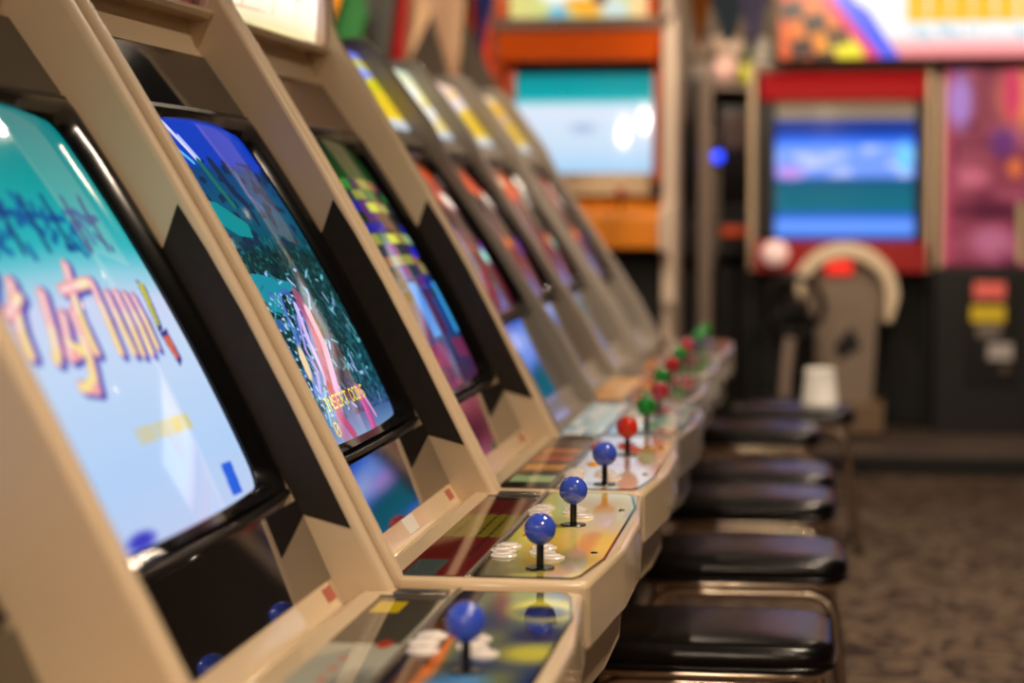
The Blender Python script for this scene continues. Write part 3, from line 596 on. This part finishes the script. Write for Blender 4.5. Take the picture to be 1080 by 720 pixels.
# ------------------------------------------------------------------ background machines
# orange upright
def orange_cab():
    Y = 9.5; x0, x1 = -1.43, -.70
    r = thing('upright_arcade_machine', 'orange upright arcade machine with teal and white screen and cream side panel', 'arcade machine', ((x0+x1)/2, Y+.4, 0))
    cx, cy = (x0+x1)/2, Y+.4
    def o(name, bm, m, par=r, bev=.004):
        q = obj(name, bm, m, par, bev)
        for v in q.data.vertices: v.co = (v.co.x-cx, v.co.y-cy, v.co.z)
        return q
    side = [(Y, 0), (Y+.8, 0), (Y+.8, 2.16), (Y-.02, 2.16), (Y-.02, 1.93), (Y+.02, 1.90), (Y+.16, 1.20), (Y-.22, 1.12), (Y-.22, .96), (Y, .90)]
    o('side_panel', prism(side, x0-.02, x0, 'x'), M['orange']); o('side_panel', prism(side, x1, x1+.035, 'x'), M['cream'])
    o('edge_post', box(x1+.002, x1+.062, Y-.05, Y+.0, .72, 1.97), M['cream'])
    o('body', box(x0+.001, x1-.001, Y+.20, Y+.78, .06, 2.1), M['blackcab'])
    o('base', box(x0+.001, x1-.001, Y+.02, Y+.19, .05, .90), M['blackcab'])
    coin = o('coin_door', box(x0+.22, x1-.22, Y+.005, Y+.019, .25, .62), M['black'])
    for s in (-1, 1): o('coin_slot', box(cx+s*.07-.02, cx+s*.07+.02, Y-.002, Y+.004, .44, .54), M['red'], coin)
    c = Canvas(120, 40, (226, 214, 130)); n = c.noise(7, 3, 4)
    c.ell(.30, .6, .12, .5, (110, 190, 226), .3); c.ell(.2, .5, .1, .5, (214, 214, 130), .3); c.ell(.36, .3, .16, .35, (255, 255, 250), .3); c.ell(.52, .7, .13, .25, (250, 176, 50), .3, ang=-.3); c.ell(.72, .75, .1, .3, (210, 226, 220), .4); c.ell(.9, .6, .07, .5, (255, 214, 150), .3); c.line([(.1, .1), (.9, .25)], .03, (250, 250, 240)); c.ell(.62, .45, .05, .2, (120, 70, 60), .3)
    mq = picgrid('marquee', c, lambda u, v: (x0+.05-cx+(x1-x0-.08)*u, Y-.045-cy+.02*v, 2.15-.05*v-.12*v), PM['marquee'], r, thick=(0, .04, 0))
    o('marquee_frame', prism([(Y-.05, 1.935), (Y+.2, 1.935), (Y+.2, 1.985), (Y-.05, 1.985)], x0-.02, x1+.035, 'x'), mat('marquee_bar_grey', (140, 110, 96), .5))
    for xx in (x0+.001, x1-.07): o('marquee_end', box(xx, xx+.045, Y-.045, Y-.01, 1.99, 2.15), M['orange'], mq)
    o('top_hood', prism([(Y-.04, 1.925), (Y+.19, 1.925), (Y+.19, 1.80), (Y-.0, 1.80)], x0+.001, x1-.001, 'x'), M['orange'])
    # slanted screen and its orange surround
    a, b = (Y+.13, 1.80), (Y+.05, 1.26)
    for xx in (x0+.001, x1-.052): o('screen_surround', prism([a, b, (b[0]+.05, b[1]), (a[0]+.05, a[1])], xx, xx+.05, 'x'), M['orange'])
    o('screen_hood', prism([(a[0]+.01, 1.80), (a[0]+.02, 1.745), (a[0]+.06, 1.745), (a[0]+.06, 1.80)], x0+.052, x1-.053, 'x'), mat('violet_black_bezel', (44, 28, 44), .3))
    c = Canvas(60, 60, (0, 0, 0)); c.vgrad([(0, (0, 140, 146)), (.24, (0, 172, 178)), (.30, (190, 226, 240)), (.36, (226, 236, 252)), (.75, (205, 228, 250)), (1, (170, 214, 250))])
    c.ell(.5, .55, .09, .05, (176, 196, 226), .5)
    picgrid('screen', c, lambda u, v: (x0+.052-cx+(x1-x0-.105)*u, a[0]+.018+(b[0]-a[0])*(v*.94+.06)-cy-.012*(1-(2*u-1)**2), 1.745+(1.30-1.745)*v), PM['screen'], r, thick=(0, .03, 0))
    o('bezel_lower', prism([(b[0]+.00, 1.30), (b[0]+.04, 1.30), (b[0]+.04, 1.20), (b[0]-.02, 1.20)], x0+.052, x1-.053, 'x'), mat('bezel_cream', (206, 180, 140), .4))
    dk = o('control_deck', prism([(Y-.20, 1.10), (Y+.13, 1.19), (Y+.13, .95), (Y-.20, .97)], x0+.001, x1-.001, 'x'), M['orange_lt'])
    for k, xx in enumerate((x0+.16, x1-.18)):
        j = o('joystick', lathe([(0, 0), (.006, 0), (.006, .07), (0, .07)], 12, xx, Y-.06, 1.135), M['shaft'], dk)
        for q in range(1): o('ball_top', lathe([(.02*math.sin(PI*i/12), -.02*math.cos(PI*i/12)) for i in range(13)], 16, xx, Y-.06, 1.215), M['redball'], j, 0)
    for q in range(4): o('button', lathe([(0, 0), (.016, 0), (.014, .012), (0, .012)], 16, x0+.28+.07*q, Y-.05, 1.14), M['red_btn'], dk, 0)
    o('deck_label', box(x0+.32, x0+.42, Y-.203, Y-.199, .99, 1.06), M['black'], dk)
    return r
orange_cab()
# the machine with the steering wheel
def race_cab(x0, label):
    Y = 10.3; x1 = x0+.865; cx, cy = (x0+x1)/2, Y+.4
    r = thing('racing_arcade_machine', label, 'arcade machine', (cx, cy, .09))
    def fix(q):
        for v in q.data.vertices: v.co = (v.co.x-cx, v.co.y-cy, v.co.z-.09)
        return q
    def o(name, bm, m, par=r, bev=.004): return fix(obj(name, bm, m, par, bev))
    o('body', box(x0+.03, x1-.03, Y+.25, Y+.9, .09, 1.838), M['blackcab'])
    for a in (x0, x1-.03): o('side_panel', box(a, a+.03, Y, Y+.9, .84, 1.838), M['tan'])
    for a in (x0, x1-.03): o('lower_side', box(a, a+.03, Y+.02, Y+.9, .09, .838), M['blackcab'])
    o('header', box(x0+.03, x1-.03, Y+.06, Y+.25, 1.79, 1.838), M['taupe'])
    o('header_bar', box(x0+.05, x1-.04, Y+.08, Y+.25, 1.665, 1.785), mat('glowing_red_bar', (60, 4, 6), .5, spec=.15, emis=(168, 10, 16), es=.9))  # the bar's red comes from an added glow, no lamp behind it
    o('upper_bezel', box(x0+.12, x1-.08, Y+.12, Y+.25, 1.634, 1.66), mat('bezel_sand', (150, 130, 104), .5))
    c = Canvas(90, 110, (0, 0, 0)); c.vgrad([(0, (120, 104, 84)), (.09, (140, 120, 96)), (.11, (0, 50, 130)), (.18, (0, 54, 150)), (.20, (0, 26, 70)), (.22, (0, 70, 200)), (.26, (40, 110, 236)), (.32, (110, 150, 240)), (.52, (110, 146, 240)), (.56, (0, 70, 130)), (.60, (0, 92, 112)), (.78, (0, 100, 122)), (.83, (40, 90, 200)), (.88, (100, 150, 245)), (.95, (90, 140, 235)), (1, (10, 60, 150))])
    n = c.noise(12, 16, 3); c.mix((c.v > .3)*(c.v < .54)*np.clip((n-.45)*2, 0, .7), (206, 210, 255)); c.ell(.1, .5, .1, .05, (190, 140, 220), .5); c.ell(.93, .38, .05, .1, (100, 200, 240), .5)
    fixq = picgrid('screen', c, lambda u, v: (x0+.122-cx+(x1-x0-.20)*u, Y+.17-cy-.01*(1-(2*u-1)**2), 1.632-.09-.64*v), PM['race'], r, thick=(0, .04, 0))
    for a, b in ((x0+.031, x0+.121), (x1-.077, x1-.031)): o('screen_bezel', box(a, b, Y+.12, Y+.25, 1.0, 1.65), M['black'])
    o('dashboard', box(x0+.03, x1-.03, Y-.12, Y+.249, .84, .985), M['red'])
    o('dash_lamp', lathe([(.065*math.sin(PI*k/10), -.06*math.cos(PI*k/10)) for k in range(11)], 20, x0+.13, Y-.14, .93), mat('cream_lens', (250, 220, 214), .3, emis=(250, 200, 190), es=.35), r, 0)
    # cream arch
    zc, ro, ri = .735, .246, .186; ac = (x0+.455)
    arch = [(ac+ro*math.cos(PI*k/24), zc+ro*math.sin(PI*k/24)) for k in range(25)]; arch = [(ac+ro-.03, .62)]+arch+[(ac-ro+.0, .72)]
    inn = [(ac-ri, .72)]+[(ac+ri*math.cos(PI-PI*k/24), zc+.0+ri*.95*math.sin(PI*k/24)) for k in range(25)]+[(ac+ri-.01, .62)]
    o('arch', prism(arch+inn, Y-.42, Y-.10), mat('cream_arch', (226, 206, 176), .35), r, .01)
    face = [(ac+ri*.97*math.cos(PI*k/24), zc+ri*.92*math.sin(PI*k/24)) for k in range(25)]+[(ac-ri*.72, .60), (ac-.13, .24), (ac+.13, .24), (ac+ri*.8, .60)]
    fc = o('arch_face', prism(face, Y-.36, Y-.11), M['taupe'])
    o('led_display', box(ac-.088, ac+.032, Y-.385, Y-.359, .84, .905), mat('red_led', (120, 10, 8), .3, emis=(255, 50, 36), es=1.0), fc)
    o('notch', prism([(ac-.05, .50), (ac+.03, .60), (ac+.08, .50), (ac-.02, .44)], Y-.364, Y-.355), M['black'], fc)
    o('foot_box', box(ac-.14, ac+.18, Y-.45, Y-.10, .11, .25), mat('foot_box_brown', (110, 88, 66), .6))
    # steering wheel standing at the dash
    w = [(ac-.23+.13*math.cos(2*PI*k/32), Y-.52-.03*math.sin(2*PI*k/32), .70+.13*math.sin(2*PI*k/32)) for k in range(32)]
    sw = o('steering_wheel', tube(w, .017, 10, closed=True), M['black'], r, 0)
    o('wheel_hub', lathe([(0, 0), (.035, 0), (.03, .03), (0, .03)], 20, ac-.23, Y-.55, .685), M['black'], sw, 0)
    for k in range(3):
        a = PI/2+k*2*PI/3; o('spoke', tube([(ac-.23, Y-.53, .70), (ac-.23+.13*math.cos(a), Y-.52, .70+.13*math.sin(a))], .012, 8), M['black'], sw, 0)
    o('wheel_column', tube([(ac-.23, Y-.52, .70), (ac-.20, Y-.115, .78)], .03, 12), M['black'], r, 0)
    o('gear_lever', tube(roundpath([(ac-.27, Y-.50, .25), (ac-.26, Y-.50, .42), (ac-.245, Y-.5, .55)], .05), .025, 12), mat('lever_boot', (150, 132, 120), .4), r, 0)
    o('lever_base', box(ac-.36, ac-.20, Y-.60, Y-.12, .10, .28), M['blackcab'])
    return r
PM['race'] = picmat('race_lit_screen', 1.25, .08)
race_cab(-.345, 'racing arcade machine with blue screen, red header bar and cream dashboard arch')
race_cab(1.06, 'second racing arcade machine, right of the pink poster, seen only reflected in the cabinet glass')
# claw style prize machine with pink poster, right
def pink_cab():
    Y = 10.3; x0, x1 = .548, 1.055; cx, cy = (x0+x1)/2, Y+.4
    r = thing('prize_machine', 'black based prize machine with a mottled pink lit poster and coin panel', 'arcade machine', (cx, cy, .09))
    def o(name, bm, m, par=r, bev=.004):
        q = obj(name, bm, m, par, bev)
        for v in q.data.vertices: v.co = (v.co.x-cx, v.co.y-cy, v.co.z-.09)
        return q
    o('body', box(x0, x1, Y+.10, Y+.9, .86, 1.838), M['blackcab'])
    o('base', box(x0-.02, x1, Y-.18, Y+.9, .09, .858), M['blackcab'])
    o('header', box(x0, x1, Y+.06, Y+.098, 1.80, 1.838), mat('maroon_header', (60, 22, 26), .4))
    c = Canvas(110, 150, (150, 56, 76)); c.u = c.u*.50; n = c.noise(6, 9, 3); n2 = c.noise(14, 18, 5)
    c.mix(np.clip((n-.4)*2, 0, 1), (196, 96, 116)); c.mix(np.clip((n2-.6)*3, 0, 1), (104, 24, 56)); c.mix((c.u < .05), (206, 60, 100)); c.ell(.09, .16, .06, .14, (190, 140, 220), .4)
    c.ell(.40, .14, .12, .15, (255, 140, 90), .4); c.ell(.34, .12, .04, .13, (230, 40, 100), .4); c.ell(.36, .5, .035, .05, (246, 120, 60), .4); c.ell(.3, .37, .06, .07, (110, 40, 120), .5); c.ell(.15, .55, .08, .05, (220, 110, 130), .5); c.ell(.26, .72, .14, .05, (90, 12, 46), .5)
    c.poly([(.375, .68), (.41, .68), (.41, .98), (.375, .98)], (170, 150, 90)); c.ell(.25, .88, .1, .08, (200, 110, 140), .5); c.ell(.7, .4, .14, .2, (236, 120, 150), .5); c.ell(.6, .75, .12, .1, (120, 60, 170), .5); c.ell(.85, .8, .1, .12, (255, 190, 90), .5)
    picgrid('poster', c, lambda u, v: (x0+.01-cx+(x1-x0-.02)*u, Y+.085-cy, 1.795-.09-.925*v), PM['poster'], r, thick=(0, .014, 0))
    for a in (x0-.001,): o('corner_post', box(a, a+.03, Y+.05, Y+.10, .86, 1.80), M['tan'])
    cd = o('coin_panel', box(.67, .91, Y-.192, Y-.181, .32, .84), M['black'])
    for (a, b, z0, z1, q) in ((.703, .847, .722, .80, 'lab_red'), (.692, .848, .612, .69, 'lab_yellow'), (.72, .83, .54, .60, 'lab_grey'), (.772, .885, .438, .514, 'lab_white')):
        o('coin_label', box(a, b, Y-.198, Y-.1925, z0, z1), M[q], cd)
    q = o('coin_return', lathe([(0, -.004), (.022, -.004), (.022, .004), (0, .004)], 20, 0, 0, 0), M['silver'], cd, 0)
    for v in q.data.vertices: p = v.co+Vector((cx, cy, .09)); v.co = (p.x+.85-cx, -p.z+Y-.196-cy, p.y+.40-.09)
    return r
PM['poster'] = picmat('backlit_poster', .8, .2)
M['lab_red'] = mat('red_label', (200, 90, 80), .5, emis=(210, 90, 80), es=.35); M['lab_yellow'] = mat('yellow_label', (190, 160, 30), .5, emis=(180, 150, 20), es=.3); M['lab_grey'] = mat('grey_label', (120, 110, 104), .5); M['lab_white'] = mat('white_label', (180, 172, 170), .5)
pink_cab()
# wide lit sign across both machines
def sign():
    Y = 10.15; x0, x1 = -.202, 1.85; cx = (x0+x1)/2; z0, z1 = 1.842, 2.30
    r = thing('backlit_sign', 'wide backlit sign with flame checks, blue swoosh and yellow letters over the racing machine', 'sign', (cx, Y+.3, z0))
    c = Canvas(420, 110, (255, 255, 255)); W_, Hh = x1-x0, z1-z0
    U = lambda x: (x-x0)/W_
    V = lambda z: (z1-z)/Hh
    c.vgrad([(0, (255, 255, 255)), (V(1.95), (255, 255, 255)), (V(1.90), (255, 190, 190)), (V(1.86), (250, 140, 140)), (1, (250, 136, 136))])
    c.poly([(0, 0), (U(-.04), 0), (U(-.002), V(2.11)), (U(.228), V(1.836)), (U(.228), 1.1), (0, 1.1)], (232, 74, 18))
    c.ell(U(-.03), V(1.97), .06, .26, (252, 150, 10), .7, .85); c.ell(U(.12), V(1.885), .05, .16, (255, 240, 0), .5)
    for i in range(6):
        for j in range(7):          # slanting dark checks
            if (i+j) % 2:
                a, b = -.27+i*.082+j*.024, 2.36-j*.088+i*.026
                if a+.085 < -.002+(2.14-b)*.84: c.poly([(U(a-.01), V(b)), (U(a+.094), V(b+.024)), (U(a+.116), V(b-.062)), (U(a+.012), V(b-.086))], (30, 4, 2) if a < -.02 else (90, 50, 0), .95)
    c.poly([(U(-.06), 0), (U(.03), 0), (U(.06), V(2.11)), (U(.285), V(1.836)), (U(.285), 1.1), (U(.222), 1.1), (U(.19), V(1.87)), (U(-.01), V(2.11))], (240, 20, 110))
    c.poly([(U(.0), 0), (U(.09), 0), (U(.14), V(2.11)), (U(.21), V(2.06)), (U(.29), V(1.935)), (U(.36), V(1.835)), (U(.36), 1.1), (U(.275), 1.1), (U(.262), V(1.85)), (U(.05), V(2.11))], (66, 90, 250))
    for k in range(10):             # yellow block letters
        a = .385+k*.102
        c.poly([(U(a), V(2.27)), (U(a+.088), V(2.27)), (U(a+.092), V(2.004)), (U(a-.004), V(2.004))], (252, 196, 36))
    m = (c.u > U(.38))*(c.u < U(1.42))*(c.v > V(1.992))*(c.v < V(1.92))*(c.noise(90, 20, 4) > .5); c.mix(m*.7, (176, 210, 226))
    picgrid('sign_face', c, lambda u, v: (x0-cx+W_*u, -.3, (z1-z0)*(1-v)), PM['sign'], r, thick=(0, .03, 0))
    q = obj('sign_box', box(x0-.02-cx, x1+.02-cx, -.268, .2, 0, z1-z0+.02), M['taupe'], r, .005)
PM['sign'] = picmat('backlit_sign_face', 1.02, .3)
sign()
# platform under the machines
pf = thing('platform', 'low dark platform under the racing and prize machines', 'platform', (.6, 10.1, 0))
pb = obj('deck', box(-.93, 1.45, -.85, 1.2, .02, .088), M['wood_dark'], pf, .006); obj('kick_board', box(-.93, 1.45, -.875, -.852, 0, .085), M['blackcab'], pf, .003)
# dark machine seen end on, between the orange machine and the pillar
def dark_cab(x0, x1, Y, z1, label, extra=None):
    cx, cy = (x0+x1)/2, Y+.35
    r = thing('dark_arcade_machine', label, 'arcade machine', (cx, cy, 0))
    w = (x1-x0)/2
    obj('body', prism([(-.35, 0), (.35, 0), (.35, z1), (-.30, z1), (-.33, z1-.25), (-.20, 1.15), (-.45, 1.05), (-.45, .9), (-.35, .85)], -w, w, 'x'), M['blackcab'], r, .006)
    obj('marquee', box(-w+.02, w-.02, -.345, -.30, z1-.22, z1-.04), mat('dim_marquee', (60, 40, 36), .4), r, .004)
    return r
dark_cab(-.715, -.605, 10.4, 1.78, 'narrow black arcade machine standing beside the orange machine')
d2 = dark_cab(-.52, -.36, 11.0, 1.66, 'black arcade machine set back in the gap, with a blue lamp')
obj('blue_lamp', lathe([(.03*math.sin(PI*k/10), -.03*math.cos(PI*k/10)) for k in range(11)], 18, -.085, -.42, 1.40), mat('blue_lamp', (30, 60, 220), .3, emis=(40, 70, 255), es=2.2), d2)
obj('orange_card', box(-.06, .06, -.48, -.452, 1.0, 1.048), mat('orange_card', (170, 60, 20), .5, emis=(150, 50, 16), es=.5), d2)
po = thing('post', 'grey-brown square post between the two dark machines', 'post', (-.53, 9.9, 0))
obj('shaft', box(-.03, .03, -.03, .03, .0, 1.74), mat('post_paint', (120, 104, 92), .6), po, .004); obj('base_plate', box(-.06, .06, -.06, .06, 0, .012), M['black'], po)
# pennants strung over the left background
PCOL = [(220, 140, 10), (30, 104, 44), (24, 40, 110), (60, 60, 56), (196, 18, 22), (206, 168, 130), (196, 158, 126), (34, 96, 50), (244, 84, 40), (26, 36, 110), (196, 150, 60), (150, 40, 50), (90, 60, 110), (160, 90, 20), (70, 88, 104), (116, 110, 150)]
PNAME = ['amber', 'deep green', 'navy blue', 'dark grey', 'red', 'peach', 'pale tan', 'bottle green', 'bright orange-red', 'dark blue', 'mustard', 'dull crimson', 'purple', 'brown-amber', 'slate blue', 'lavender']
def pennant(x, z1, Y, w, h, k, rot=0, where='over the far cabinets'):
    bm = bmesh.new(); n = 8; F = []
    for j in range(n+1):
        t = j/n; ww = w*(1-t*.86)/2; row = []
        for i in range(5):
            u = i/4*2-1; row.append((u*ww, .012*math.sin(u*3+t*4), -h*t))
        F.append(row)
    fr = [[bm.verts.new((p[0], p[1]-.0015, p[2])) for p in r] for r in F]; bk = [[bm.verts.new((p[0], p[1]+.0015, p[2])) for p in r] for r in F]
    for A_, s in ((fr, 1), (bk, -1)):
        for j in range(n):
            for i in range(4):
                q = (A_[j][i], A_[j][i+1], A_[j+1][i+1], A_[j+1][i]); bm.faces.new(q if s > 0 else q[::-1])
    for j in range(n):
        for i in (0, 4): bm.faces.new((fr[j][i], fr[j+1][i], bk[j+1][i], bk[j][i]))
    for i in range(4):
        bm.faces.new((fr[0][i], fr[0][i+1], bk[0][i+1], bk[0][i])); bm.faces.new((fr[n][i], fr[n][i+1], bk[n][i+1], bk[n][i]))
    o = obj('pennant', bm, mat('pennant_'+PNAME[k].replace(' ', '_'), PCOL[k], .8), None); o.location = (x, Y, z1); o.rotation_euler = (0, rot, 0)
    tag(o, f'{PNAME[k]} cloth pennant hanging {where}', 'pennant', 'cloth pennants on the string')
YP = 8.6
specs = [(-1.981, 2.071, .097, .198, 0, .1), (-1.902, 2.05, .185, .374, 1, .1), (-1.839, 2.066, .149, .202, 2, 0), (-1.808, 1.85, .176, .198, 3, -.1), (-1.737, 2.03, .123, .378, 4, -.05), (-1.642, 2.06, .211, .45, 5, .25), (-1.517, 2.055, .176, .44, 6, -.1),
         (-1.463, 2.05, .097, .40, 7, 0), (-1.42, 2.05, .132, .384, 8, -.25), (-1.35, 2.05, .088, .285, 9, .1), (-.489, 2.045, .114, .264, 13, 0), (-.376, 2.04, .193, .229, 14, 0), (-.274, 2.038, .149, .264, 15, 0)]
specs[3] = (-1.79, 2.062, .15, .40, 3, -.05)
for q, (X, Z, w, h, k, r) in enumerate(specs):
    pennant(X, Z, YP+.03*(q % 3), w, h, k, r, 'over the grey cabinets' if X < -1 else 'right of the orange machine')
tag(obj('string', tube([(-2.59, YP+.03, 2.13), (-2.3, YP+.03, 2.085), (-2.029, YP+.03, 2.071), (-1.634, YP+.03, 2.062), (-1.284, YP+.03, 2.052), (-.632, YP+.03, 2.046), (-.106, YP+.03, 2.038), (1.6, YP+.03, 2.08), (3.39, YP+.03, 2.25)], .003, 6), mat('string', (90, 80, 70), .8)), 'thin string that the cloth pennants hang from', 'string')
# soft toys clustered on a shelf right of the orange machine
shf = thing('display_shelf', 'grey stepped display shelf on the back wall holding soft balls', 'shelf', (-.46, 11.9, 1.80))
obj('board', box(-.24, .24, -.40, .29, -.03, 0), M['taupe'], shf, .004); obj('step', box(-.24, .24, -.16, .29, .001, .135), M['taupe'], shf, .004)
for s_ in (-.15, .17): obj('bracket', prism([(-.3, -.031), (.29, -.031), (.29, -.22)], s_, s_+.02, 'x'), M['taupe'], shf)
TOY = [(-.655, 1.936, .075, (150, 130, 116), 'grey-brown'), (-.560, 1.936, .076, (226, 200, 176), 'cream'), (-.478, 1.936, .066, (214, 190, 170), 'pale beige'), (-.330, 1.936, .066, (206, 200, 186), 'pale grey'), (-.515, 1.80, .076, (246, 200, 190), 'pale pink'), (-.420, 1.80, .060, (226, 230, 60), 'lime yellow'), (-.398, 1.936, .051, (50, 150, 60), 'green'), (-.312, 1.80, .070, (214, 214, 206), 'white')]
for (x, z, R, col, nm), yy in zip(TOY, (11.80, 11.93, 11.80, 11.80, 11.56, 11.66, 11.93, 11.56)):
    bm = lathe([(R*math.sin(PI*k/14), R-R*math.cos(PI*k/14)) for k in range(15)], 20)
    o = obj('soft_ball', bm, mat('plush_'+nm.replace(' ', '_').replace('-', '_'), col, .9, noise=.1, nscale=40), None, smooth=80); o.location = (x, yy, z)
    tag(o, f'{nm} soft ball piled on the shelf right of the orange machine', 'soft ball', 'soft balls on the shelf')
# ------------------------------------------------------------------ lamps
def lamp(x, y, e, z=ZC, col=(1, .80, .60), r=.05, drop=.35, label=None, cone=0, tilt=0):
    o = thing('ceiling_lamp', label or 'small unseen warm pendant lamp hanging from the ceiling', 'lamp', (x, y, ZC), 0, 'warm pendant lamps')
    obj('cord', tube([(0, 0, 0), (0, 0, -drop+.02)], .004, 6), M['black'], o)
    obj('shade', lathe([(.02, -drop+.03), (.03, -drop+.03), (.075, -drop-.06), (.072, -drop-.06), (.027, -drop+.022), (.02, -drop+.022)], 24), M['black'], o)
    obj('bulb', lathe([(.03*math.sin(PI*k/12), -.03*math.cos(PI*k/12)-drop-.03) for k in range(13)], 16), mat('bulb_glow', (255, 240, 220), .3, emis=(255, 214, 160), es=14), o)
    L = bpy.data.lights.new('lamp_light', 'SPOT' if cone else 'POINT'); L.energy = e; L.color = col; L.shadow_soft_size = r
    if cone: L.spot_size = math.radians(cone); L.spot_blend = 1
    q = bpy.data.objects.new('lamp_light', L); C.objects.link(q); q.location = (x, y, ZC-drop-.12); q.rotation_euler = (math.radians(tilt), 0, 0)
for x, y, e, cone, tilt in [(.45, -.7, 170, 130, 0), (.45, 1.2, 140, 130, 0), (.45, 3.1, 140, 130, 0), (.40, 5.1, 170, 130, 22), (.5, 7.4, 110, 140, 0), (-1.5, -1.2, 90, 0, 0), (-.4, -2.2, 110, 0, 0), (2.2, -1.0, 40, 0, 0),                             (-2.3, 7.6, 95, 120, 55), (.0, 8.6, 110, 100, 50), (1.3, 8.6, 60, 110, 50), (-.7, 10.2, 90, 130, 50)]:  # the steeply tilted spots are added to brighten pennants, rear machines and wall
    lamp(x, y, e, cone=cone, tilt=tilt)  # the lamp furthest behind the camera is added to brighten the side panels
lamp(-.90, 6.25, 26, drop=.12, r=.035); lamp(-.62, 6.45, 26, drop=.12, r=.035)
w = bpy.data.worlds.new('room'); bpy.context.scene.world = w; w.use_nodes = True
w.node_tree.nodes['Background'].inputs[0].default_value = (.05, .045, .04, 1)
# ------------------------------------------------------------------ camera
cd = bpy.data.cameras.new('camera'); cam = bpy.data.objects.new('camera', cd); C.objects.link(cam)
cam.location = (0, 0, H); cam.rotation_euler = (math.radians(90-3.74), 0, math.radians(8.237))
cd.sensor_width = 36; cd.lens = 75; cd.clip_start = .05
cd.dof.use_dof = True; cd.dof.focus_distance = 2.78; cd.dof.aperture_fstop = 2.6
sc = bpy.context.scene; sc.camera = cam
sc.view_settings.view_transform = 'Standard'; sc.view_settings.look = 'None'; sc.view_settings.gamma = 1; sc.view_settings.exposure = 0
sc.view_settings.use_curve_mapping = False
sc.cycles.use_denoising = True; sc.cycles.sample_clamp_indirect = 6; sc.cycles.max_bounces = 8
